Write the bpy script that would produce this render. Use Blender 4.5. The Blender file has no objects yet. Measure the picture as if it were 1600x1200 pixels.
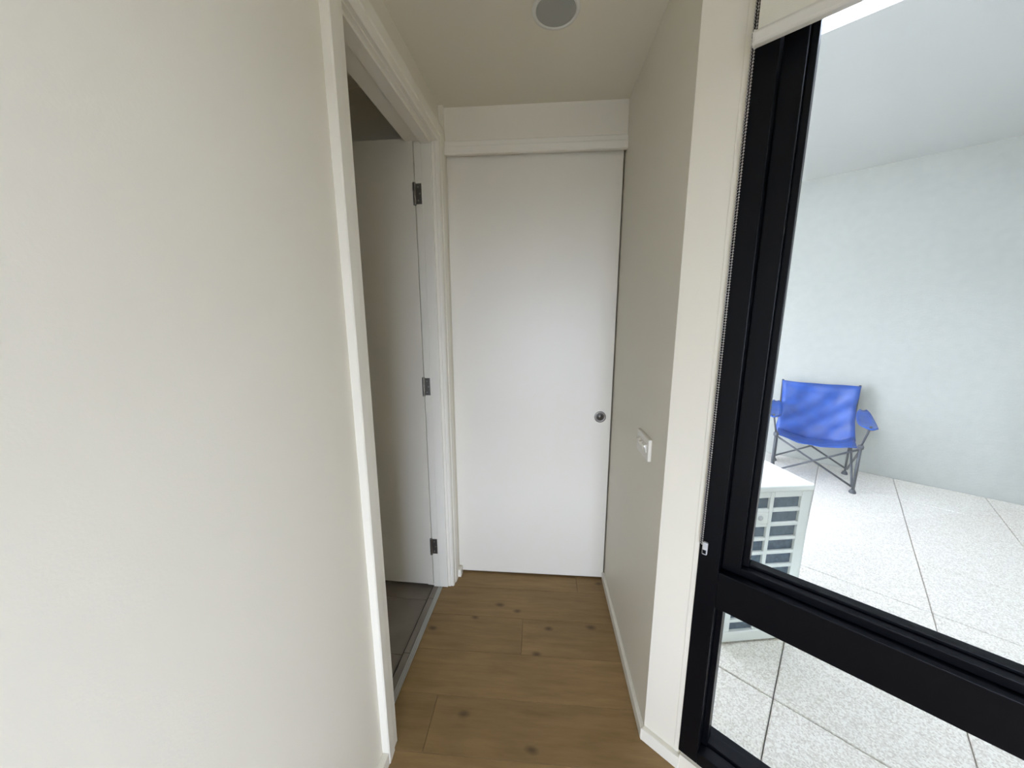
import bpy, bmesh, math, random
from mathutils import Vector, Matrix
random.seed(7)
S = bpy.context.scene
C = S.collection

# ------------------------------------------------------------------ camera, sky, exposure
PITCH, YAW, ROLL, CAM_H = math.radians(10.252), math.radians(4.416), -0.0020, 1.3386
FOCAL_PX = 544.55
fw = Vector((-math.sin(YAW)*math.cos(PITCH), math.cos(YAW)*math.cos(PITCH), -math.sin(PITCH)))
r0 = Vector((math.cos(YAW), math.sin(YAW), 0)); u0 = r0.cross(fw)
rt = r0*math.cos(ROLL) + u0*math.sin(ROLL); up = rt.cross(fw)
cd = bpy.data.cameras.new('camera'); cam = bpy.data.objects.new('camera', cd); C.objects.link(cam)
cd.sensor_fit = 'HORIZONTAL'; cd.sensor_width = 36.0; cd.lens = 36.0*FOCAL_PX/1600.0
cd.clip_start = 0.01; cd.clip_end = 200
cam.matrix_world = Matrix(((rt.x, up.x, -fw.x, 0), (rt.y, up.y, -fw.y, 0), (rt.z, up.z, -fw.z, CAM_H), (0, 0, 0, 1)))
S.camera = cam

w = bpy.data.worlds.new('overcast_sky'); S.world = w; w.use_nodes = True
bg = w.node_tree.nodes['Background']
bg.inputs['Color'].default_value = (0.85, 0.905, 1.17, 1)      # even white overcast
bg.inputs['Strength'].default_value = 1.0
S.view_settings.view_transform = 'Standard'; S.view_settings.look = 'None'
S.view_settings.gamma = 1.0; S.view_settings.use_curve_mapping = False
S.view_settings.exposure = 4.47
S.cycles.max_bounces = 8; S.cycles.diffuse_bounces = 5; S.cycles.glossy_bounces = 3; S.cycles.transparent_max_bounces = 12

# plan of the place: hall runs along +Y, window wall leaves the corner P0 at an angle
CEIL = 2.228
XR = 0.356
P0 = Vector((0.356, 0.949, 0))
_h = math.radians(-51.0)
E = Vector((-math.sin(_h), -math.cos(_h), 0))          # along the window wall, towards the viewer
N = Vector((E.y, -E.x, 0))                              # into the room
OUT = -N
def wpt(s, t, z=0.0):
    p = P0 + E*s + N*t; return Vector((p.x, p.y, z))
_a = math.radians(2.0)
OL = Vector((-0.448, 1.2, 0)); UL = Vector((math.sin(_a), math.cos(_a), 0)); VL = Vector((math.cos(_a), -math.sin(_a), 0))
REAR_Y = -2.3
TERR_Z = -0.05

def portal(name, center, normal, sx, sy):
    ld = bpy.data.lights.new(name, 'AREA'); ld.shape = 'RECTANGLE'; ld.size = sx; ld.size_y = sy
    ld.cycles.is_portal = True
    o = bpy.data.objects.new(name, ld); C.objects.link(o)
    z = -Vector(normal).normalized(); y = Vector((0, 0, 1)); x = y.cross(z)
    o.matrix_world = Matrix(((x.x, y.x, z.x, center[0]), (x.y, y.y, z.y, center[1]), (x.z, y.z, z.z, center[2]), (0, 0, 0, 1)))
portal('daylight_portal', wpt(0.53, -0.11, 1.1), N, 0.84, 2.1)
portal('daylight_portal', wpt(2.35, -0.11, 1.1), N, 1.6, 2.1)
portal('daylight_portal', (0.215, REAR_Y-0.11, 0.84), (0, 1, 0), 1.27, 1.56)

# ------------------------------------------------------------------ materials
def mat(name):
    m = bpy.data.materials.new(name); m.use_nodes = True
    nt = m.node_tree; return m, nt, nt.nodes['Principled BSDF']
def link(nt, a, b): nt.links.new(a, b)
def simple(name, col, rough=0.5, metal=0.0, bump=0.0, bscale=200, var=0.0, vscale=6, spec=0.5):
    m, nt, b = mat(name)
    b.inputs['Base Color'].default_value = (*col, 1); b.inputs['Roughness'].default_value = rough
    b.inputs['Metallic'].default_value = metal; b.inputs['Specular IOR Level'].default_value = spec
    tc = nt.nodes.new('ShaderNodeTexCoord')
    if var:
        n = nt.nodes.new('ShaderNodeTexNoise'); n.inputs['Scale'].default_value = vscale; n.inputs['Detail'].default_value = 5
        link(nt, tc.outputs['Object'], n.inputs['Vector'])
        r = nt.nodes.new('ShaderNodeValToRGB')
        r.color_ramp.elements[0].position = 0.3; r.color_ramp.elements[1].position = 0.7
        r.color_ramp.elements[0].color = (*[c*(1-var) for c in col], 1); r.color_ramp.elements[1].color = (*[min(1, c*(1+var)) for c in col], 1)
        link(nt, n.outputs['Fac'], r.inputs['Fac']); link(nt, r.outputs['Color'], b.inputs['Base Color'])
    if bump:
        n2 = nt.nodes.new('ShaderNodeTexNoise'); n2.inputs['Scale'].default_value = bscale; n2.inputs['Detail'].default_value = 3
        link(nt, tc.outputs['Object'], n2.inputs['Vector'])
        bp = nt.nodes.new('ShaderNodeBump'); bp.inputs['Strength'].default_value = bump; bp.inputs['Distance'].default_value = 0.002
        link(nt, n2.outputs['Fac'], bp.inputs['Height']); link(nt, bp.outputs['Normal'], b.inputs['Normal'])
    return m
M = {}
M['wall'] = simple('wall_paint', (0.80, 0.76, 0.65), 0.5, bump=0.08, bscale=260)
M['ceil'] = simple('ceiling_paint', (0.78, 0.74, 0.625), 0.8, bump=0.04, bscale=200)
M['trim'] = simple('trim_gloss_paint', (0.84, 0.81, 0.715), 0.35)
M['door'] = simple('door_satin_paint', (0.82, 0.785, 0.69), 0.38, bump=0.03, bscale=120)
M['bathwall'] = simple('bathroom_wall_paint', (0.82, 0.79, 0.70), 0.6)
M['steel'] = simple('satin_steel', (0.28, 0.27, 0.25), 0.38, metal=1.0)
M['pull'] = simple('satin_nickel', (0.24, 0.22, 0.195), 0.4, metal=1.0)
M['cup'] = simple('dark_nickel', (0.13, 0.12, 0.11), 0.45, metal=1.0)
M['alu'] = simple('threshold_aluminium', (0.50, 0.50, 0.47), 0.38, metal=0.9)
M['black'] = simple('black_powder_coat', (0.002, 0.0025, 0.004), 0.35, spec=0.15)
M['plastic'] = simple('white_plastic', (0.83, 0.80, 0.72), 0.3)
M['clear'] = simple('grey_clear_plastic', (0.55, 0.55, 0.55), 0.25)
M['blind'] = simple('blind_fabric', (0.72, 0.70, 0.60), 0.85, bump=0.3, bscale=900)
M['blindbar'] = simple('blind_bar_coat', (0.70, 0.68, 0.62), 0.45)
M['chain'] = simple('bead_chain_steel', (0.55, 0.53, 0.52), 0.3, metal=0.8)
M['lens'] = simple('downlight_lens', (0.36, 0.37, 0.34), 0.35)
M['ring'] = simple('downlight_ring', (0.74, 0.74, 0.69), 0.4)
M['render'] = simple('terrace_wall_render', (0.45, 0.455, 0.405), 0.9, bump=0.6, bscale=60, var=0.03, vscale=20)
M['soffit'] = simple('soffit_paint', (0.6, 0.6, 0.58), 0.8)
M['concrete'] = simple('concrete', (0.40, 0.39, 0.37), 0.85, var=0.1, vscale=3)
M['acwhite'] = simple('unit_enamel', (0.80, 0.81, 0.76), 0.4)
M['coil'] = simple('unit_coil', (0.10, 0.14, 0.18), 0.5, bump=0.5, bscale=400, var=0.25, vscale=60)
M['bluefab'] = simple('blue_polyester', (0.002, 0.065, 0.34), 0.42, bump=0.6, bscale=25, var=0.25, vscale=12)
M['tube'] = simple('charcoal_tube', (0.05, 0.055, 0.065), 0.4)
M['grout'] = simple('grout', (0.42, 0.39, 0.34), 0.9)
M['asphalt'] = simple('asphalt', (0.10, 0.10, 0.10), 0.9)
M['dark'] = simple('joint_dark', (0.05, 0.04, 0.03), 0.9)

def glass():
    m = bpy.data.materials.new('window_glass'); m.use_nodes = True; nt = m.node_tree
    for n in list(nt.nodes): nt.nodes.remove(n)
    o = nt.nodes.new('ShaderNodeOutputMaterial'); mx = nt.nodes.new('ShaderNodeMixShader')
    t = nt.nodes.new('ShaderNodeBsdfTransparent'); t.inputs['Color'].default_value = (0.93, 0.96, 0.95, 1)
    g = nt.nodes.new('ShaderNodeBsdfGlossy'); g.inputs['Roughness'].default_value = 0.01
    lw = nt.nodes.new('ShaderNodeLayerWeight'); lw.inputs['Blend'].default_value = 0.5
    pw = nt.nodes.new('ShaderNodeMath'); pw.operation = 'POWER'; pw.inputs[1].default_value = 5.0; link(nt, lw.outputs['Facing'], pw.inputs[0])
    f = nt.nodes.new('ShaderNodeMath'); f.operation = 'MULTIPLY_ADD'; f.inputs[1].default_value = 0.9; f.inputs[2].default_value = 0.03; link(nt, pw.outputs[0], f.inputs[0])
    link(nt, f.outputs[0], mx.inputs[0]); link(nt, t.outputs[0], mx.inputs[1]); link(nt, g.outputs[0], mx.inputs[2]); link(nt, mx.outputs[0], o.inputs[0])
    return m
M['glass'] = glass()

def oak():
    m, nt, b = mat('oak_plank'); b.inputs['Roughness'].default_value = 0.5
    b.inputs['Specular IOR Level'].default_value = 0.35
    tc = nt.nodes.new('ShaderNodeTexCoord'); oi = nt.nodes.new('ShaderNodeObjectInfo')
    off = nt.nodes.new('ShaderNodeVectorMath'); off.operation = 'MULTIPLY_ADD'
    cmb = nt.nodes.new('ShaderNodeCombineXYZ')
    link(nt, oi.outputs['Random'], cmb.inputs['X']); link(nt, oi.outputs['Random'], cmb.inputs['Y'])
    link(nt, cmb.outputs[0], off.inputs[0]); off.inputs[1].default_value = (37, 53, 0)
    link(nt, tc.outputs['Object'], off.inputs[2])
    mp = nt.nodes.new('ShaderNodeMapping'); mp.inputs['Scale'].default_value = (1.4, 9, 1)
    link(nt, off.outputs[0], mp.inputs['Vector'])
    n = nt.nodes.new('ShaderNodeTexNoise'); n.inputs['Scale'].default_value = 3.2; n.inputs['Detail'].default_value = 8; n.inputs['Roughness'].default_value = 0.6
    link(nt, mp.outputs[0], n.inputs['Vector'])
    r = nt.nodes.new('ShaderNodeValToRGB'); e = r.color_ramp.elements
    e[0].position = 0.25; e[0].color = (0.215, 0.134, 0.054, 1); e[1].position = 0.75; e[1].color = (0.345, 0.222, 0.096, 1)
    link(nt, n.outputs['Fac'], r.inputs['Fac'])
    # broad tone patches
    n2 = nt.nodes.new('ShaderNodeTexNoise'); n2.inputs['Scale'].default_value = 5; link(nt, off.outputs[0], n2.inputs['Vector'])
    hs = nt.nodes.new('ShaderNodeHueSaturation'); link(nt, r.outputs['Color'], hs.inputs['Color'])
    mr = nt.nodes.new('ShaderNodeMapRange'); mr.inputs['To Min'].default_value = 0.82; mr.inputs['To Max'].default_value = 1.18
    ad = nt.nodes.new('ShaderNodeMath'); ad.operation = 'MULTIPLY_ADD'; ad.inputs[1].default_value = 0.35
    link(nt, oi.outputs['Random'], ad.inputs[0]); 
    sb = nt.nodes.new('ShaderNodeMath'); sb.operation = 'SUBTRACT'; sb.inputs[1].default_value = 0.17
    link(nt, n2.outputs['Fac'], sb.inputs[0]); link(nt, sb.outputs[0], ad.inputs[2]); link(nt, ad.outputs[0], mr.inputs['Value'])
    link(nt, mr.outputs[0], hs.inputs['Value'])
    # knots
    mp2 = nt.nodes.new('ShaderNodeMapping'); mp2.inputs['Scale'].default_value = (4.2, 7.5, 1); link(nt, off.outputs[0], mp2.inputs['Vector'])
    nd = nt.nodes.new('ShaderNodeTexNoise'); nd.inputs['Scale'].default_value = 9; link(nt, off.outputs[0], nd.inputs['Vector'])
    va = nt.nodes.new('ShaderNodeMix'); va.data_type = 'VECTOR'; va.inputs[0].default_value = 0.10
    link(nt, mp2.outputs[0], va.inputs[4]); link(nt, nd.outputs['Color'], va.inputs[5])
    v = nt.nodes.new('ShaderNodeTexVoronoi'); v.inputs['Scale'].default_value = 1.0; v.inputs['Randomness'].default_value = 1.0
    v.voronoi_dimensions = '2D'; link(nt, va.outputs[1], v.inputs['Vector'])
    sp = nt.nodes.new('ShaderNodeSeparateColor'); link(nt, v.outputs['Color'], sp.inputs[0])
    gt = nt.nodes.new('ShaderNodeMath'); gt.operation = 'GREATER_THAN'; gt.inputs[1].default_value = 0.55; link(nt, sp.outputs[0], gt.inputs[0])
    kr = nt.nodes.new('ShaderNodeMapRange'); kr.inputs['From Min'].default_value = 0.02; kr.inputs['From Max'].default_value = 0.10
    kr.inputs['To Min'].default_value = 0.72; kr.inputs['To Max'].default_value = 0.0; link(nt, v.outputs['Distance'], kr.inputs['Value'])
    ml = nt.nodes.new('ShaderNodeMath'); ml.operation = 'MULTIPLY'; link(nt, kr.outputs[0], ml.inputs[0]); link(nt, gt.outputs[0], ml.inputs[1])
    mx = nt.nodes.new('ShaderNodeMixRGB'); mx.inputs[2].default_value = (0.075, 0.045, 0.025, 1)
    link(nt, ml.outputs[0], mx.inputs[0]); link(nt, hs.outputs[0], mx.inputs[1]); link(nt, mx.outputs[0], b.inputs['Base Color'])
    bp = nt.nodes.new('ShaderNodeBump'); bp.inputs['Strength'].default_value = 0.12; bp.inputs['Distance'].default_value = 0.001
    link(nt, n.outputs['Fac'], bp.inputs['Height']); link(nt, bp.outputs['Normal'], b.inputs['Normal'])
    return m
M['oak'] = oak()
M['tile'] = simple('bathroom_tile', (0.27, 0.235, 0.195), 0.45, var=0.12, vscale=7)

def aggregate():
    m, nt, b = mat('aggregate_paver'); b.inputs['Roughness'].default_value = 0.7
    tc = nt.nodes.new('ShaderNodeTexCoord')
    v = nt.nodes.new('ShaderNodeTexVoronoi'); v.inputs['Scale'].default_value = 210; link(nt, tc.outputs['Object'], v.inputs['Vector'])
    sp = nt.nodes.new('ShaderNodeSeparateColor'); link(nt, v.outputs['Color'], sp.inputs[0])
    r = nt.nodes.new('ShaderNodeValToRGB'); e = r.color_ramp.elements
    e[0].position = 0.0; e[0].color = (0.60, 0.55, 0.46, 1); e[1].position = 0.8; e[1].color = (0.86, 0.82, 0.73, 1)
    link(nt, sp.outputs[0], r.inputs['Fac']); link(nt, r.outputs[0], b.inputs['Base Color'])
    bp = nt.nodes.new('ShaderNodeBump'); bp.inputs['Strength'].default_value = 0.5; bp.inputs['Distance'].default_value = 0.002; bp.invert = True
    link(nt, v.outputs['Distance'], bp.inputs['Height']); link(nt, bp.outputs['Normal'], b.inputs['Normal'])
    return m
M['paver'] = aggregate()

# ------------------------------------------------------------------ mesh helpers
def prism(bm, pts, z0, z1):
    """vertical prism over plan points (counter-clockwise or not)"""
    lo = [bm.verts.new((p[0], p[1], z0)) for p in pts]; hi = [bm.verts.new((p[0], p[1], z1)) for p in pts]
    n = len(pts)
    bm.faces.new(lo[::-1]); bm.faces.new(hi)
    for i in range(n): bm.faces.new((lo[i], lo[(i+1) % n], hi[(i+1) % n], hi[i]))
def obox(bm, o, a, b, a0, a1, b0, b1, z0, z1):
    prism(bm, [o+a*a0+b*b0, o+a*a1+b*b0, o+a*a1+b*b1, o+a*a0+b*b1], z0, z1)
X, Y, O = Vector((1, 0, 0)), Vector((0, 1, 0)), Vector((0, 0, 0))
def box(bm, x0, x1, y0, y1, z0, z1): obox(bm, O, X, Y, x0, x1, y0, y1, z0, z1)
def lbox(bm, u0, u1, v0, v1, z0, z1): obox(bm, OL, UL, VL, u0, u1, v0, v1, z0, z1)
def wbox(bm, s0, s1, t0, t1, z0, z1): obox(bm, P0, E, N, s0, s1, t0, t1, z0, z1)
def obj(name, bm, m, parent=None, bevel=0.0, smooth=False, seg=2):
    bmesh.ops.recalc_face_normals(bm, faces=bm.faces[:])
    if bevel:
        bmesh.ops.bevel(bm, geom=bm.edges[:], offset=bevel, segments=seg, profile=0.5, affect='EDGES', clamp_overlap=True)
    me = bpy.data.meshes.new(name); bm.to_mesh(me); bm.free()
    if smooth:
        for p in me.polygons: p.use_smooth = True
    me.materials.append(M[m]); o = bpy.data.objects.new(name, me); C.objects.link(o)
    if parent: o.parent = parent
    return o
def B(): return bmesh.new()
def empty(name, loc=(0, 0, 0)):
    o = bpy.data.objects.new(name, None); C.objects.link(o); o.location = loc; o.empty_display_size = 0.05; return o
def under(child, parent):
    """parent keeping world place (parents here only carry a translation)"""
    child.parent = parent; child.matrix_parent_inverse = Matrix.Translation(-Vector(parent.location)); return child
def tag(o, label=None, cat=None, group=None, kind=None):
    if label: o['label'] = label
    if cat: o['category'] = cat
    if group: o['group'] = group
    if kind: o['kind'] = kind
    return o
def struct(o, label=None, cat=None): return tag(o, label, cat, kind='structure')
def part(name, bm, m, parent, **k):
    o = obj(name, bm, m, **k); return under(o, parent)
def tube(bm, pts, r, seg=8):
    pts = [Vector(p) for p in pts]; rings = []
    for i, p in enumerate(pts):
        d = (pts[min(i+1, len(pts)-1)] - pts[max(i-1, 0)]).normalized()
        a = d.cross(Vector((0, 0, 1)));
        if a.length < 1e-3: a = d.cross(Vector((1, 0, 0)))
        a.normalize(); b = d.cross(a)
        rings.append([bm.verts.new(p + (a*math.cos(2*math.pi*k/seg) + b*math.sin(2*math.pi*k/seg))*r) for k in range(seg)])
    for i in range(len(rings)-1):
        for k in range(seg): bm.faces.new((rings[i][k], rings[i][(k+1) % seg], rings[i+1][(k+1) % seg], rings[i+1][k]))
    bm.faces.new(rings[0][::-1]); bm.faces.new(rings[-1])
def lathe(bm, prof, origin, axis, xdir, seg=48, close=True):
    """prof: (radius, height along axis)"""
    axis = Vector(axis).normalized(); xdir = Vector(xdir).normalized(); yd = axis.cross(xdir); o = Vector(origin); rings = []
    for r, hgt in prof:
        if r < 1e-6: rings.append([bm.verts.new(o+axis*hgt)])
        else: rings.append([bm.verts.new(o+axis*hgt+(xdir*math.cos(2*math.pi*k/seg)+yd*math.sin(2*math.pi*k/seg))*r) for k in range(seg)])
    for a, b in zip(rings, rings[1:]):
        for k in range(seg):
            k2 = (k+1) % seg
            if len(a) == 1 and len(b) == 1: continue
            if len(a) == 1: bm.faces.new((a[0], b[k], b[k2]))
            elif len(b) == 1: bm.faces.new((a[k], a[k2], b[0]))
            else: bm.faces.new((a[k], a[k2], b[k2], b[k]))
def sweep(bm, prof, path):
    """prof: list of (a,b); path: list of (origin, adir, bdir) frames (mitred by the caller)"""
    rings = [[bm.verts.new(o+ad*a+bd*b) for a, b in prof] for o, ad, bd in path]; n = len(prof)
    for r, q in zip(rings, rings[1:]):
        for k in range(n): bm.faces.new((r[k], r[(k+1) % n], q[(k+1) % n], q[k]))
    bm.faces.new(rings[0][::-1]); bm.faces.new(rings[-1])
Z = Vector((0, 0, 1))

# ------------------------------------------------------------------ floor: oak planks laid across the hall
ROOM = [Vector((-0.52, REAR_Y-0.05, 0)), Vector((2.9, REAR_Y-0.05, 0)), wpt(3.28, -0.06), wpt(0.03, -0.06), Vector((0.40, 1.78, 0)), Vector((-0.49, 1.78, 0))]
fl = B(); prism(fl, ROOM, -0.06, -0.014)
floor = struct(obj('floor', fl, 'dark'), 'wide oak plank floor running across the hallway', 'floor')
PW, PL = 0.175, 1.6
END = {0: -0.352, 1: -0.9, 2: -0.058, 3: -0.62, -1: 0.48, -2: -0.2}
def clip_plank(x0, x1, y0, y1):
    """plank outline cut back to the hall's left edge and the window wall"""
    g = 0.0004
    poly = [Vector((x0+g, y0+g, 0)), Vector((x1-g, y0+g, 0)), Vector((x1-g, y1-g, 0)), Vector((x0+g, y1-g, 0))]
    def cut(poly, p, n):
        out = []
        for i, a in enumerate(poly):
            b = poly[(i+1) % len(poly)]; da, db = (a-p).dot(n), (b-p).dot(n)
            if da >= 0: out.append(a)
            if da*db < 0: out.append(a+(b-a)*(da/(da-db)))
        return out
    poly = cut(poly, OL - VL*0.041, VL)
    if poly and y0 > P0.y-0.011: poly = cut(poly, Vector((XR, 0, 0)), -X)
    elif poly: poly = cut(poly, wpt(0, 0.0 if y1 < P0.y else -0.06), N)
    return poly
k = -18
while True:
    y0 = 0.85 + PW*k; y1 = y0 + PW
    if y0 > 1.74: break
    y1 = min(y1, 1.76)
    if y1 > REAR_Y:
        e0 = END.get(k, -0.5 + ((k*0.618) % 1.0)*1.5)
        e = e0 - PL*2
        while e < 3.2:
            poly = clip_plank(e, min(e+PL, 3.15), max(y0, REAR_Y), y1)
            if len(poly) >= 3:
                bm = B(); 
                c = sum(poly, Vector())/len(poly)
                prism(bm, [p-c for p in poly], -0.014, 0.0)
                pl = obj('plank', bm, 'oak', bevel=0.0008, seg=1); pl.location = c; pl.parent = floor
            e += PL
    k += 1

# ------------------------------------------------------------------ left wall with the bathroom door opening
U_NI, U_NO, U_FI = -0.320, -0.386, 0.345      # near architrave inner and outer edge, far jamb face
HEAD = 2.060
AW = 0.066
bm = B()
lbox(bm, -3.6, U_NI-0.018, -0.12, 0, 0, CEIL)
lbox(bm, U_FI+0.018, 0.60, -0.12, 0, 0, CEIL)
lbox(bm, U_NI-0.018, U_FI+0.018, -0.12, 0, HEAD+0.018, CEIL)
wl = struct(obj('wall_left', bm, 'wall'), 'long white painted wall on the left with bathroom doorway', 'wall')
bm = B(); lbox(bm, U_FI+0.004+AW, 0.452, -0.001, 0.019, 0, CEIL)
under(obj('door_nib', bm, 'wall'), wl)
# door lining, stops
door1 = struct(empty('door_1', OL+UL*U_FI), 'white bathroom doorway with moulded surround and open door', 'door')
for nm, rng in (('jamb', (U_NI-0.018, U_NI)), ('jamb', (U_FI, U_FI+0.018))):
    bm = B(); lbox(bm, rng[0], rng[1], -0.12, 0.0, 0, HEAD+0.018); part(nm, bm, 'trim', door1, bevel=0.0008)
bm = B(); lbox(bm, U_NI, U_FI, -0.12, 0.0, HEAD, HEAD+0.018); part('head_jamb', bm, 'trim', door1, bevel=0.0008)
bm = B(); lbox(bm, U_FI-0.011, U_FI, -0.054, -0.012, 0.004, HEAD); part('door_stop', bm, 'trim', door1, bevel=0.001)
bm = B(); lbox(bm, U_NI, U_NI+0.011, -0.054, -0.012, 0.004, HEAD); part('door_stop', bm, 'trim', door1, bevel=0.001)
bm = B(); lbox(bm, U_NI, U_FI, -0.054, -0.012, HEAD-0.011, HEAD); part('door_stop', bm, 'trim', door1, bevel=0.001)
# moulded architrave: profile (width from the opening outwards, height off the wall)
AW = 0.066
APROF = [(0, 0), (0, 0.012), (0.004, 0.016), (0.026, 0.016), (0.030, 0.020), (AW-0.003, 0.022), (AW, 0.019), (AW, 0)]
def lp(u, v, z): p = OL+UL*u+VL*v; return Vector((p.x, p.y, z))
def arch(name, path):
    bm = B(); sweep(bm, APROF, path); return part(name, bm, 'trim', door1)
QN, QF, QH = U_NI-0.000, U_FI+0.004, HEAD+0.004
arch('architrave', [(lp(QN, 0, 0), -UL, VL), (lp(QN, 0, QH), -UL+Z, VL)])
arch('architrave', [(lp(QF, 0, 0), UL, VL), (lp(QF, 0, QH), UL+Z, VL)])
arch('head_architrave', [(lp(QN, 0, QH), -UL+Z, VL), (lp(QF, 0, QH), UL+Z, VL)])
# bathroom door leaf standing open at a right angle
LV, LY0 = -0.088, U_FI-0.012
bm = B(); lbox(bm, LY0, LY0+0.035, LV-0.62, LV, 0.014, 2.072)
leaf = part('door_leaf', bm, 'door', door1, bevel=0.0012)
for zc in (1.860, 1.043, 0.232):
    bm = B()
    lbox(bm, LY0-0.0025, LY0, -0.082, -0.057, zc-0.040, zc+0.040)
    hg = obj('hinge', bm, 'steel', bevel=0.001); under(hg, door1)
    bm = B(); kp = lp(LY0-0.004, -0.087, 0)
    for j in range(5):
        z0 = zc-0.044+j*0.0176
        lathe(bm, [(0, 0), (0.0062, 0), (0.0062, 0.0168), (0, 0.0168)], (kp.x, kp.y, z0), Z, X, seg=14)
    kn = obj('knuckle', bm, 'steel', smooth=False); kn.parent = hg; kn.matrix_parent_inverse = Matrix.Identity(4)
    bm = B()
    for dz in (-0.026, 0.0, 0.026):
        p = lp(LY0-0.0025, -0.069 + (0.004 if dz == 0 else -0.003), zc+dz)
        lathe(bm, [(0.0034, -0.0002), (0.0034, 0.0008), (0.0, 0.0011)], p, -UL, Z, seg=12)
    sc = obj('screws', bm, 'alu'); sc.name = 'hinge_screw'; sc.parent = hg
# jamb rebate block behind the hinge leaf
bm = B(); lbox(bm, LY0-0.0, U_FI+0.002, -0.083, -0.054, 0.004, HEAD); part('hinge_rebate', bm, 'trim', door1)

# skirtings of the left side
def lskirt(name, u0, u1, v, h=0.042):
    bm = B(); lbox(bm, u0, u1, v, v+0.020, 0, h); return obj(name, bm, 'trim', bevel=0.002)
struct(lskirt('baseboard_left', -3.6, U_NI-AW, 0.0), 'low white skirting along the left wall', 'skirting')
struct(lskirt('baseboard_nib', U_FI+0.004+AW*0.99, 0.448, 0.017), 'short white skirting stub beside the sliding door', 'skirting')

# threshold
th = empty('threshold', lp(0.0, -0.05, 0)); 
struct(th, 'grey tiled threshold with a ribbed metal edging strip', 'threshold')
bm = B(); lbox(bm, U_NI, U_FI, -0.062, -0.041, -0.014, 0.001)
part('metal_strip', bm, 'alu', th)
for v0 in (-0.0605, -0.0535, -0.0465):
    bm = B(); lbox(bm, U_NI, U_FI, v0, v0+0.004, 0.001, 0.0035); part('strip_rib', bm, 'alu', th, bevel=0.0008, seg=1)
JO = [-0.62, -0.32, -0.030, 0.258, 0.55]
for a, b in zip(JO, JO[1:]):
    a2, b2 = max(a, U_NI), min(b, U_FI)
    if b2 > a2:
        bm = B(); lbox(bm, a2+0.0015, b2-0.0015, -0.0895, -0.0625, -0.02, 0.0); part('tile', bm, 'tile', th, bevel=0.001, seg=1)
bm = B(); lbox(bm, U_NI, U_FI, -0.0890, -0.062, -0.03, -0.003); part('grout_bed', bm, 'grout', th)
bm = B(); lbox(bm, U_NI, U_FI, -0.0935, -0.0890, -0.03, -0.004); part('joint_shadow', bm, 'dark', th)  # dark strip laid in for the shadowed gap beside the tiles

# bathroom beyond
bm = B(); lbox(bm, -1.1, 0.60, -1.5, -0.0940, -0.06, -0.0145)
bf = struct(obj('floor_bathroom', bm, 'grout'), 'grey brown bathroom tile floor seen through the doorway', 'floor')
for iu, (a, b) in enumerate(zip([-0.92]+JO, JO)):
    for vv in (-0.094, -0.694):
        bm = B(); c = lp((a+b)/2, vv-0.30, 0)
        obox(bm, -UL*0, UL, VL, -(b-a)/2+0.0015, (b-a)/2-0.0015, -0.2985, 0.2985, -0.022, -0.012)
        t = obj('tile', bm, 'tile', bevel=0.001, seg=1); t.location = c; t.parent = bf
bm = B()
lbox(bm, 0.425, 0.70, -1.5, -0.121, -0.05, 2.36); lbox(bm, -1.1, 0.60, -1.6, -1.5, -0.05, 2.36); lbox(bm, -1.2, -1.1, -1.5, -0.12, -0.05, 2.36)
struct(obj('wall_bathroom', bm, 'bathwall'), 'dim bathroom walls behind the open door', 'wall')
bm = B(); lbox(bm, -1.2, 0.70, -1.6, -0.0, 2.32, 2.40)
struct(obj('ceiling_bathroom', bm, 'bathwall'), 'dim bathroom ceiling seen over the open door', 'ceiling')

# ------------------------------------------------------------------ end of the hall
bm = B(); box(bm, -0.47, XR, 1.635, 1.6545, 2.060, CEIL)
struct(obj('wall_end', bm, 'wall'), 'white wall over the sliding door at the hall end', 'wall')
bm = B(); box(bm, -0.62, 0.46, 1.722, 1.80, -0.05, CEIL)
struct(obj('wall_pocket', bm, 'wall'), 'wall behind the sliding door', 'wall')
bm = B()
sweep(bm, [(0, 0), (0, 0.017), (0.004, 0.020), (0.030, 0.020), (0.033, 0.015), (0.052, 0.013), (0.055, 0.010), (0.055, 0)],
      [(Vector((-0.428, 1.637, 2.040)), Z, -Y), (Vector((XR, 1.637, 2.040)), Z, -Y)])
struct(obj('trim_1', bm, 'trim'), 'stepped white pelmet trim above the sliding door', 'trim')
sd = tag(empty('sliding_door', (0, 1.676, 0)), 'plain white sliding door closing the end of the hallway', 'door')
bm = B(); box(bm, -0.50, 0.3495, 1.656, 1.696, 0.010, 2.052); part('door_panel', bm, 'door', sd, bevel=0.0015)
pc = Vector((0.2985, 1.656, 0.882))
bm = B(); lathe(bm, [(0.0275, 0.0), (0.0275, 0.0022), (0.0262, 0.0034), (0.0195, 0.0034), (0.0180, 0.0020), (0.0180, 0.0004)], pc, -Y, X, 48)
fp = part('finger_pull', bm, 'pull', sd, smooth=True); fp['label'] = 'round satin nickel finger pull'
bm = B(); lathe(bm, [(0.018, 0.0004), (0.0150, 0.0006), (0.0135, 0.0006), (0.0128, 0.0016), (0.0, 0.0022)], pc, -Y, X, 40)
cu = obj('pull_cup', bm, 'cup', smooth=True); cu.parent = fp
# dark strip painted in for the shade in the slot by the right wall
bm = B(); box(bm, 0.3495, XR, 1.700, 1.722, 0.0, 2.05); struct(obj('slot_shade', bm, 'dark'), 'dark strip standing for shade between sliding door and right wall', 'trim')

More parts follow.
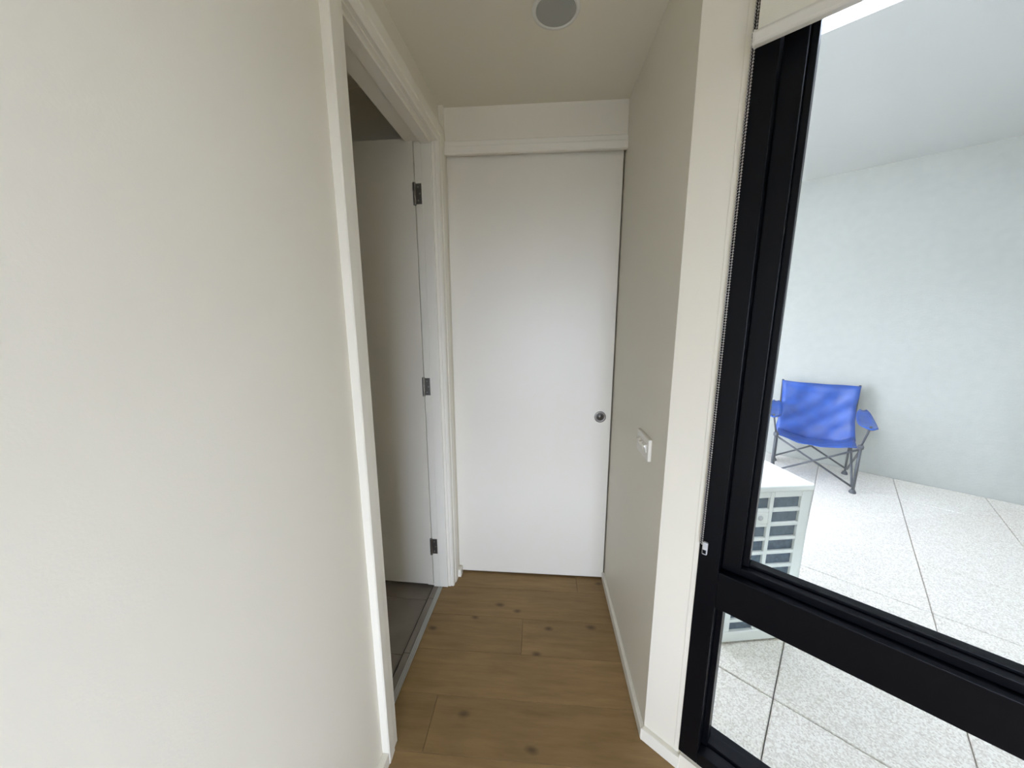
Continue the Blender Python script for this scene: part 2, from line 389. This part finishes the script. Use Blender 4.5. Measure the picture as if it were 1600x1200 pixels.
# ------------------------------------------------------------------ right hall wall and the angled window wall
cx = (P0+E*0.0315-N*0.12)
bm = B(); prism(bm, [P0, Vector((XR, 1.80, 0)), Vector((0.456, 1.80, 0)), cx], -0.05, CEIL)
struct(obj('wall_right', bm, 'wall'), 'plain grey white wall on the right of the hallway', 'wall')
S0, S1, ZB, ZT = 0.106, 0.95, 0.058, 2.16
W2 = (1.55, 3.15)
SE = 3.30
bm = B()
prism(bm, [P0, P0+E*S0, P0+E*S0-N*0.12, cx], -0.05, CEIL)
wbox(bm, S0, S1, -0.12, 0, -0.05, ZB); wbox(bm, S0, S1, -0.12, 0, ZT, CEIL)
wbox(bm, S1, W2[0], -0.12, 0, -0.05, CEIL)
wbox(bm, W2[0], W2[1], -0.12, 0, -0.05, ZB); wbox(bm, W2[0], W2[1], -0.12, 0, ZT, CEIL)
wbox(bm, W2[1], SE, -0.12, 0, -0.05, CEIL)
struct(obj('wall_window', bm, 'wall'), 'angled white wall holding the black framed window', 'wall')
bm = B(); wbox(bm, S0-0.013, S0, 0, 0.0012, 0.043, CEIL)
struct(obj('trim_3', bm, 'wall', bevel=0.0005), 'narrow white bead between wall and black window frame', 'trim')
# skirtings
bm = B(); box(bm, XR-0.014, XR, P0.y-0.010, 1.654, 0, 0.042)
struct(obj('baseboard_right', bm, 'trim', bevel=0.003), 'low white skirting along the right hall wall', 'skirting')
bm = B()
k1 = Vector((XR-0.014, P0.y-0.0115, 0))
prism(bm, [wpt(0.001, 0.0), wpt(0.112, 0.0), wpt(0.112, 0.016), wpt(0.0, 0.016), k1], 0, 0.044)
struct(obj('baseboard_window', bm, 'trim', bevel=0.003), 'short white skirting under the window corner', 'skirting')
bm = B(); wbox(bm, 0.112, S1+0.1, 0.0, 0.010, 0, ZB-0.004)
struct(obj('trim_4', bm, 'wall'), 'white strip below the black window sill', 'trim')

# the rest of the room behind the viewer
xe, ye = wpt(SE, 0).x, wpt(SE, 0).y
bm = B(); box(bm, xe, xe+0.1, REAR_Y-0.12, ye+0.1, -0.05, CEIL)
struct(obj('wall_side', bm, 'wall'), 'white side wall of the room behind the viewer', 'wall')
RX0, RX1, RZT = -0.42, 0.85, 1.62  # rear window width and low head set to shape daylight on the sliding door
bm = B()
box(bm, -0.8, RX0, REAR_Y-0.12, REAR_Y, -0.05, CEIL); box(bm, RX1, xe+0.1, REAR_Y-0.12, REAR_Y, -0.05, CEIL)
box(bm, RX0, RX1, REAR_Y-0.12, REAR_Y, -0.05, ZB); box(bm, RX0, RX1, REAR_Y-0.12, REAR_Y, RZT, CEIL)
struct(obj('wall_rear', bm, 'wall'), 'white rear wall of the room with a wide window', 'wall')
bm = B(); prism(bm, [Vector((-0.7, REAR_Y-0.12, 0)), Vector((xe+0.1, REAR_Y-0.12, 0)), Vector((xe+0.1, ye+0.1, 0)), wpt(SE, -0.12), wpt(0.03, -0.12), Vector((0.456, 1.80, 0)), Vector((-0.62, 1.80, 0))], CEIL, CEIL+0.2)
struct(obj('ceiling', bm, 'ceil'), 'plain white ceiling over hall and room', 'ceiling')

# ------------------------------------------------------------------ window in view: black frame, fixed lower pane, sash above
win = struct(empty('window_1', wpt((S0+S1)/2, -0.05, ZB)), 'black aluminium framed window with low fixed pane and tall sash', 'window')
def wpart(name, s0, s1, t0, t1, z0, z1, m='black', bevel=0.0015, parent=win):
    bm = B(); wbox(bm, s0, s1, t0, t1, z0, z1); return part(name, bm, m, parent, bevel=bevel)
TR0, TR1 = 0.585, 0.690
wpart('frame_stile', S0, 0.156, -0.10, 0.004, ZB, ZT); wpart('frame_stile', S1-0.05, S1, -0.10, 0.004, ZB, ZT)
wpart('frame_sill', 0.156, S1-0.05, -0.10, 0.004, ZB, 0.100); wpart('frame_head', 0.156, S1-0.05, -0.10, 0.004, ZT-0.05, ZT)
wpart('transom', 0.156, S1-0.05, -0.10, 0.004, TR0, TR1)
# sash
wpart('sash_stile', 0.1575, 0.199, -0.075, -0.022, TR1, ZT-0.05); wpart('sash_stile', S1-0.092, S1-0.0515, -0.075, -0.022, TR1, ZT-0.05)
wpart('sash_rail', 0.199, S1-0.092, -0.075, -0.022, TR1, TR1+0.020); wpart('sash_rail', 0.199, S1-0.092, -0.075, -0.022, ZT-0.09, ZT-0.05)
wpart('glazing_bead', 0.199, 0.213, -0.070, -0.040, TR1+0.02, ZT-0.09); wpart('glazing_bead', S1-0.106, S1-0.092, -0.070, -0.040, TR1+0.02, ZT-0.09)
wpart('glazing_bead', 0.213, S1-0.106, -0.070, -0.044, TR1+0.02, TR1+0.028)
wpart('pane', 0.205, S1-0.098, -0.058, -0.053, TR1+0.01, ZT-0.08, 'glass', 0)
wpart('glazing_bead', 0.156, 0.171, -0.070, -0.030, 0.100, TR0); wpart('glazing_bead', S1-0.065, S1-0.05, -0.070, -0.030, 0.100, TR0)
wpart('glazing_bead', 0.171, S1-0.065, -0.070, -0.034, 0.100, 0.110)
wpart('pane', 0.165, S1-0.06, -0.058, -0.053, 0.095, TR0+0.01, 'glass', 0)

def plain_window(name, o, a, b, a0, a1, z0, z1, mull, label):
    wn = struct(empty(name, o+a*((a0+a1)/2)+Vector((0, 0, z0))), label, 'window')
    def f(nm, p0, p1, q0, q1, m='black', d0=-0.10, d1=0.0):
        bm = B(); obox(bm, o, a, b, p0, p1, d0, d1, q0, q1); part(nm, bm, m, wn)
    f('frame_stile', a0, a0+0.05, z0, z1); f('frame_stile', a1-0.05, a1, z0, z1)
    f('frame_sill', a0+0.05, a1-0.05, z0, z0+0.05); f('frame_head', a0+0.05, a1-0.05, z1-0.05, z1)
    edges = [a0+0.05]
    for mm in mull:
        f('mullion', mm-0.03, mm+0.03, z0+0.05, z1-0.05); edges += [mm-0.03, mm+0.03]
    edges.append(a1-0.05)
    for p0, p1 in zip(edges[::2], edges[1::2]): f('pane', p0, p1, z0+0.05, z1-0.05, 'glass', -0.055, -0.05)
plain_window('window_2', P0, E, N, W2[0], W2[1], ZB, ZT, [(W2[0]+W2[1])/2], 'wide black framed side window assumed behind the viewer for daylight')  # unseen window, assumed to bring daylight onto the left wall
plain_window('window_3', Vector((0, REAR_Y, 0)), X, Y, RX0, RX1, ZB, RZT, [0.2], 'wide black framed rear window assumed behind the viewer')

# ------------------------------------------------------------------ roller blind with bead chain
bl = tag(empty('roller_blind', wpt(0.5, 0.035, 1.885)), 'cream roller blind pulled down over the top of the window', 'blind')
BS0, BS1, BZ = 0.119, 0.93, 1.878
bm = B(); wbox(bm, BS0+0.003, BS1-0.003, 0.0385, 0.0395, BZ+0.02, 2.17); part('fabric', bm, 'blind', bl)
bm = B()
prof = [(-0.010, 0.004), (-0.010, 0.020), (-0.006, 0.027), (0.006, 0.027), (0.010, 0.020), (0.010, 0.004), (0.006, 0.0), (-0.006, 0.0)]
sweep(bm, prof, [(wpt(BS0, 0.039, BZ), N, Z), (wpt(BS1, 0.039, BZ), N, Z)])
part('bottom_bar', bm, 'blindbar', bl, bevel=0.001, seg=1)
bm = B(); sweep(bm, [(a*1.08, b*1.06-0.0008) for a, b in prof], [(wpt(BS0-0.002, 0.039, BZ), N, Z), (wpt(BS0+0.001, 0.039, BZ), N, Z)])
part('end_cap', bm, 'blindbar', bl)
bm = B(); lathe(bm, [(0, 0), (0.019, 0), (0.019, BS1-BS0), (0, BS1-BS0)], wpt(BS0, 0.030, 2.19), E, Z, 24); part('roller_tube', bm, 'blindbar', bl, smooth=False)
bm = B(); wbox(bm, BS0-0.012, BS0-0.002, 0.004, 0.06, 2.15, CEIL); part('bracket', bm, 'plastic', bl, bevel=0.002)
# bead chain: a loop of tiny balls on a cord, held by a clear cleat on the frame
def chain(s, t, z0, z1):
    bm = B(); zz = z0; n = 0
    while zz < z1:
        lathe(bm, [(0, -0.0022), (0.0016, -0.0015), (0.0022, 0), (0.0016, 0.0015), (0, 0.0022)], wpt(s, t, zz), Z, X, 8)
        zz += 0.0062
    tube(bm, [wpt(s, t, z0), wpt(s, t, z1)], 0.0006, 5)
    return part('bead_chain', bm, 'chain', bl, smooth=True)
chain(S0+0.002, 0.0085, 0.757, 2.19); chain(S0+0.0075, 0.012, 0.757, 2.19)
bm = B(); wbox(bm, S0+0.008, S0+0.021, 0.004, 0.013, 0.728, 0.764)
cl = part('chain_cleat', bm, 'clear', bl, bevel=0.003)
bm = B(); wbox(bm, S0+0.0105, S0+0.0185, 0.0128, 0.0142, 0.733, 0.743); cc = obj('cleat_window', bm, 'black'); cc.parent = cl; cc.matrix_parent_inverse = cl.matrix_parent_inverse @ Matrix.Identity(4)
cc.matrix_parent_inverse = Matrix.Identity(4)

# ------------------------------------------------------------------ downlight and switch plate
dl = tag(empty('downlight', (0.038, 1.196, CEIL)), 'round recessed ceiling downlight, switched off, with frosted lens', 'downlight')
bm = B(); lathe(bm, [(0.070, 0.0), (0.069, -0.003), (0.063, -0.005), (0.0585, -0.004), (0.0575, 0.0)], (0.038, 1.196, CEIL), Z, X, 64); part('bezel', bm, 'ring', dl, smooth=True)
bm = B(); lathe(bm, [(0.058, -0.0025), (0.030, -0.0028), (0, -0.003)], (0.038, 1.196, CEIL), Z, X, 64); part('lens', bm, 'lens', dl, smooth=True)

sp = tag(empty('switch_plate', (XR, 1.128, 0.935)), 'white wall plate with three small rocker switches on right wall', 'switch')
bm = B(); box(bm, XR-0.011, XR, 1.067, 1.192, 0.900, 0.972); part('plate', bm, 'plastic', sp, bevel=0.0025)
for yy in (1.094, 1.129, 1.164):
    bm = B(); box(bm, XR-0.0125, XR-0.010, yy-0.010, yy+0.010, 0.924, 0.952); fr = part('switch_surround', bm, 'plastic', sp, bevel=0.0008)
    bm = B()
    v = [bm.verts.new(p) for p in [(XR-0.012, yy-0.0065, 0.927), (XR-0.012, yy+0.0065, 0.927), (XR-0.0150, yy+0.0065, 0.9375), (XR-0.0150, yy-0.0065, 0.9375), (XR-0.0215, yy+0.0065, 0.947), (XR-0.0215, yy-0.0065, 0.947), (XR-0.012, yy+0.0065, 0.949), (XR-0.012, yy-0.0065, 0.949)]]
    for q in ((0, 1, 2, 3), (3, 2, 4, 5), (5, 4, 6, 7), (0, 3, 5, 7), (1, 6, 4, 2), (0, 7, 6, 1)): bm.faces.new([v[i] for i in q])
    part('rocker', bm, 'plastic', sp)

# ------------------------------------------------------------------ terrace outside the window
TEND = 1.60
bm = B(); obox(bm, P0, E, OUT, -3.2, TEND+0.12, 0.121, 3.75, -0.25, TERR_Z-0.035)
tf = struct(obj('floor_terrace', bm, 'concrete'), 'terrace of large pebbled concrete pavers outside the window', 'floor')
jc = Vector((0.888, 1.144, 0)); js, jt = (jc-P0).dot(E), (jc-P0).dot(OUT)
PS = 0.50
me_p = None
for i in range(-6, 3):
    for j in range(-1, 7):
        s0, t0 = js+i*PS, jt+j*PS
        if s0 < -3.0: continue
        a, b = max(t0, 0.122), min(t0+PS, 3.50)
        if b-a < 0.05: continue
        bm = B(); obox(bm, O, E, OUT, -PS/2+0.0018, PS/2-0.0018, a-t0-PS/2+0.0018, b-t0-PS/2-0.0018, -0.036, 0)
        p = obj('paver', bm, 'paver', bevel=0.003, seg=1); c = P0+E*(s0+PS/2)+OUT*(t0+PS/2); p.location = (c.x, c.y, TERR_Z+random.uniform(-0.001, 0.001)); p.parent = tf
TW, TEND = 3.50, 1.60
bm = B(); obox(bm, P0, E, OUT, -3.2, TEND+0.12, TW, TW+0.2, -0.2, 3.4)
struct(obj('wall_terrace', bm, 'render'), 'rough white rendered wall across the terrace', 'wall')
bm = B(); prism(bm, [P0+E*(TEND-0.30)+OUT*0.121, P0+E*(TEND-0.18)+OUT*0.121, P0+E*(TEND+0.12)+OUT*TW, P0+E*TEND+OUT*TW], TERR_Z, 2.62)
struct(obj('wall_light_block', bm, 'render'), 'white wall added out of view to block light at the terrace end', 'wall')  # added out of view to keep open sky light off the terrace
bm = B(); obox(bm, P0, E, OUT, -3.2, TEND+0.12, 0.121, 0.98, 2.62, 2.8); obox(bm, P0, E, OUT, -3.2, TEND+0.12, 1.35, TW, 2.62, 2.8)
struct(obj('ceiling_terrace_added', bm, 'soffit'), 'slab added over the terrace to cut its sky light, with a slot', 'ceiling')  # added cover; the slot sets how much sky reaches the terrace
bm = B(); obox(bm, P0, E, OUT, -3.3, -3.2, 0.121, TW+0.2, -0.2, 2.8)
struct(obj('wall_terrace_end', bm, 'render'), 'white end wall of the terrace behind the unit', 'wall')
# unseen balconies added round the room; their slabs limit the sky light
bm = B(); obox(bm, P0, E, OUT, TEND+0.13, 4.6, 0.121, 1.6, -0.25, -0.05)
struct(obj('floor_balcony', bm, 'concrete'), 'concrete balcony floor beside the room', 'floor')
bm = B(); obox(bm, P0, E, OUT, TEND+0.13, 4.6, 0.121, 1.5, 2.62, 2.8)
struct(obj('ceiling_light_limit', bm, 'soffit'), 'unseen balcony slab added to limit sky light at the side window', 'ceiling')  # added overhead to cut high sky light, dimming the upper left wall
bm = B(); box(bm, -4, 2.6, REAR_Y-2.2, REAR_Y-0.121, -0.25, -0.05)
struct(obj('floor_balcony_rear', bm, 'concrete'), 'concrete balcony floor behind the viewer', 'floor')
bm = B(); box(bm, -4, 2.6, REAR_Y-3.0, REAR_Y-0.121, 2.35, 2.55)
struct(obj('ceiling_light_limit_rear', bm, 'soffit'), 'unseen balcony slab added to limit sky light at the rear window', 'ceiling')  # added overhead to narrow the sky strip, darkening the upper sliding door
bm = B(); box(bm, -80, 80, -80, 80, -6.2, -6.0)
struct(obj('ground', bm, 'asphalt'), 'dark unseen ground added below the balconies', 'ground')  # added below to block sky light from under the horizon

# ------------------------------------------------------------------ air-conditioner outdoor unit
AA = math.radians(80.5)
AO = Vector((0.803, 1.355, 0)); AX = Vector((math.sin(AA), math.cos(AA), 0)); AY = Vector((-AX.y, AX.x, 0))
AWD, ALN, AB, AT = 0.320, 0.80, 0.0, 0.686
ac = tag(empty('air_conditioner', (*(AO+AX*0.16+AY*0.4).xy, TERR_Z)), 'white outdoor air conditioner unit with slotted side outside window', 'air conditioner')
def abox(bm, a0, a1, b0, b1, z0, z1): obox(bm, AO, AX, AY, a0, a1, b0, b1, z0, z1)
bm = B(); abox(bm, 0.006, AWD-0.006, 0.012, ALN, AB, AT-0.03); part('body', bm, 'coil', ac)
bm = B(); abox(bm, -0.004, AWD+0.004, -0.004, ALN+0.004, AT-0.028, AT); part('top_cover', bm, 'acwhite', ac, bevel=0.006)
bm = B(); abox(bm, -0.002, AWD+0.002, -0.002, ALN, AB-0.005, AB+0.014); part('base_pan', bm, 'acwhite', ac, bevel=0.002)
for b0 in (0.06, ALN-0.12):
    bm = B(); abox(bm, -0.0, 0.285, b0, b0+0.06, TERR_Z, AB-0.005); part('foot', bm, 'acwhite', ac, bevel=0.003)
bm = B(); abox(bm, 0.0, 0.285, 0.0, 0.02, TERR_Z+0.012, AB-0.004); part('base_skirt', bm, 'acwhite', ac, bevel=0.002)
# long sides, closed sheet with bevel
for a0, a1 in ((AWD-0.008, AWD), (0.0, 0.008)):
    bm = B(); abox(bm, a0, a1, 0.0, ALN, AB+0.014, AT-0.028); part('side_panel', bm, 'acwhite', ac, bevel=0.003)
# slotted end: uprights and cross bars each a part
Z0, PIT, SH = 0.634, 0.0640, 0.0490
for a0, a1 in ((0.0, 0.030), (0.139, 0.156), (0.274, AWD)):
    bm = B(); abox(bm, a0, a1, 0.0, 0.012, AB+0.014, AT-0.028); part('grille_upright', bm, 'acwhite', ac, bevel=0.002)
for c0, c1 in ((0.030, 0.139), (0.156, 0.274)):
    bm = B(); abox(bm, c0, c1, 0.0, 0.012, Z0, AT-0.028); part('grille_bar', bm, 'acwhite', ac, bevel=0.002)
    for r in range(10):
        zb = Z0-PIT*r-SH
        z0 = zb-(PIT-SH) if r < 9 else AB+0.014
        if r == 1 and c0 < 0.1:
            bm = B(); abox(bm, c0, c1, -0.001, 0.012, zb, zb+SH); hp = part('handle_cover', bm, 'acwhite', ac, bevel=0.003)
            bm = B(); p = AO+AX*((c0+c1)/2+0.02); lathe(bm, [(0.011, 0.0), (0.010, 0.004), (0.0, 0.006)], (p.x, p.y, zb+SH*0.55), -AY, Z, 20); q = obj('knob', bm, 'clear', smooth=True); q.parent = hp
        if zb > z0: bm = B(); abox(bm, c0, c1, 0.0, 0.012, z0, zb); part('grille_bar', bm, 'acwhite', ac, bevel=0.0015, seg=1)

# ------------------------------------------------------------------ blue folding camp chair
FC = Vector((2.13, 3.15, TERR_Z)); CD = Vector((-0.56, -0.83, 0)).normalized(); CW = Vector((-CD.y, CD.x, 0)); CW = CW if CW.x > 0 else -CW
ch = tag(empty('camp_chair', FC + CW*0.25 - CD*0.21), 'blue folding camp chair with dark legs on the terrace', 'chair')
def cp(a, d, z): return FC + CW*a - CD*d + Vector((0, 0, z))       # a across, d back from the front edge, z up
def sheet(name, grid, th=0.004, m='bluefab'):
    bm = B(); R, K = len(grid), len(grid[0])
    vs = [[bm.verts.new(p) for p in row] for row in grid]
    fs = [bm.faces.new((vs[i][j], vs[i][j+1], vs[i+1][j+1], vs[i+1][j])) for i in range(R-1) for j in range(K-1)]
    bmesh.ops.recalc_face_normals(bm, faces=bm.faces[:]); bmesh.ops.solidify(bm, geom=bm.faces[:], thickness=th)
    return part(name, bm, m, ch, smooth=True)
W = 0.52
def wrinkle(u, v): return 0.005*math.sin(9*u+5*v+2*math.sin(7*u))+0.005*math.sin(17*v-11*u+3*math.sin(5*u+1))
sheet('seat', [[cp(W*u, 0.44*v, 0.385-0.085*math.sin(math.pi*u)**0.8*(0.45+0.55*v)+0.01*v-0.03*v+wrinkle(u, v)) for u in [i/14 for i in range(15)]] for v in [j/10 for j in range(11)]])
sheet('backrest', [[cp(W*(0.5+(u-0.5)*(1.10-0.02*v-0.07*math.sin(math.pi*v))), 0.36+0.16*v**0.8+0.05*math.sin(math.pi*u)*(1-0.5*v)+2.2*wrinkle(v, u), 0.34+0.47*v - 0.012*math.sin(math.pi*u)*v - 0.075*math.sin(math.pi*u)*(1-v)**2) for u in [i/14 for i in range(15)]] for v in [j/12 for j in range(13)]])
for sgn, a in ((-1, -0.045), (1, W+0.045)):
    sheet('armrest', [[cp(a+0.115*(u-0.5)*(0.45+0.55*math.sin(math.pi*min(1, max(0, v)))**0.5 if 0 < v < 1 else 0.45), 0.44-0.50*v, 0.600-0.035*math.sin(math.pi*v)-0.05*v+0.05*(u-0.5)**2) for u in (0, .25, .5, .75, 1)] for v in [j/10 for j in range(11)]], th=0.012)
def leg(name, *pts, r=0.008):
    bm = B(); tube(bm, pts, r); return part(name, bm, 'tube', ch, smooth=True)
for a, sg in ((0.0, -1), (W, 1)):
    leg('back_post', cp(a-0.0*sg, 0.44, 0.02), cp(a+0.015*sg, 0.55, 0.815))
    leg('front_leg', cp(a+0.01*sg, -0.005, 0.02), cp(a+0.01*sg, -0.005, 0.40), r=0.011)
    leg('arm_post', cp(a+0.01*sg, 0.0, 0.39), cp(a+0.045*sg, -0.02, 0.575), r=0.007)
    for d in (-0.005, 0.44):
        bm = B(); c = cp(a+(0.01*sg if d < 0 else 0), d, 0.0)
        lathe(bm, [(0, 0), (0.022, 0), (0.024, 0.008), (0.014, 0.03), (0, 0.03)], c, Z, X, 14); part('rubber_foot', bm, 'tube', ch)
    bm = B(); c = cp(a+0.01*sg, -0.005, 0.375)
    lathe(bm, [(0, 0), (0.019, 0.002), (0.021, 0.02), (0.017, 0.034), (0, 0.036)], c, Z, X, 14); part('corner_joint', bm, 'tube', ch)
    leg('side_brace', cp(a, 0.0, 0.05), cp(a, 0.44, 0.36)); leg('side_brace', cp(a+0.01*sg, 0.0, 0.36), cp(a+0.01*sg, 0.44, 0.05))
for d in (-0.01, 0.45):
    leg('cross_brace', cp(0, d, 0.05), cp(W, d, 0.37)); leg('cross_brace', cp(0, d+0.012, 0.37), cp(W, d+0.012, 0.05))
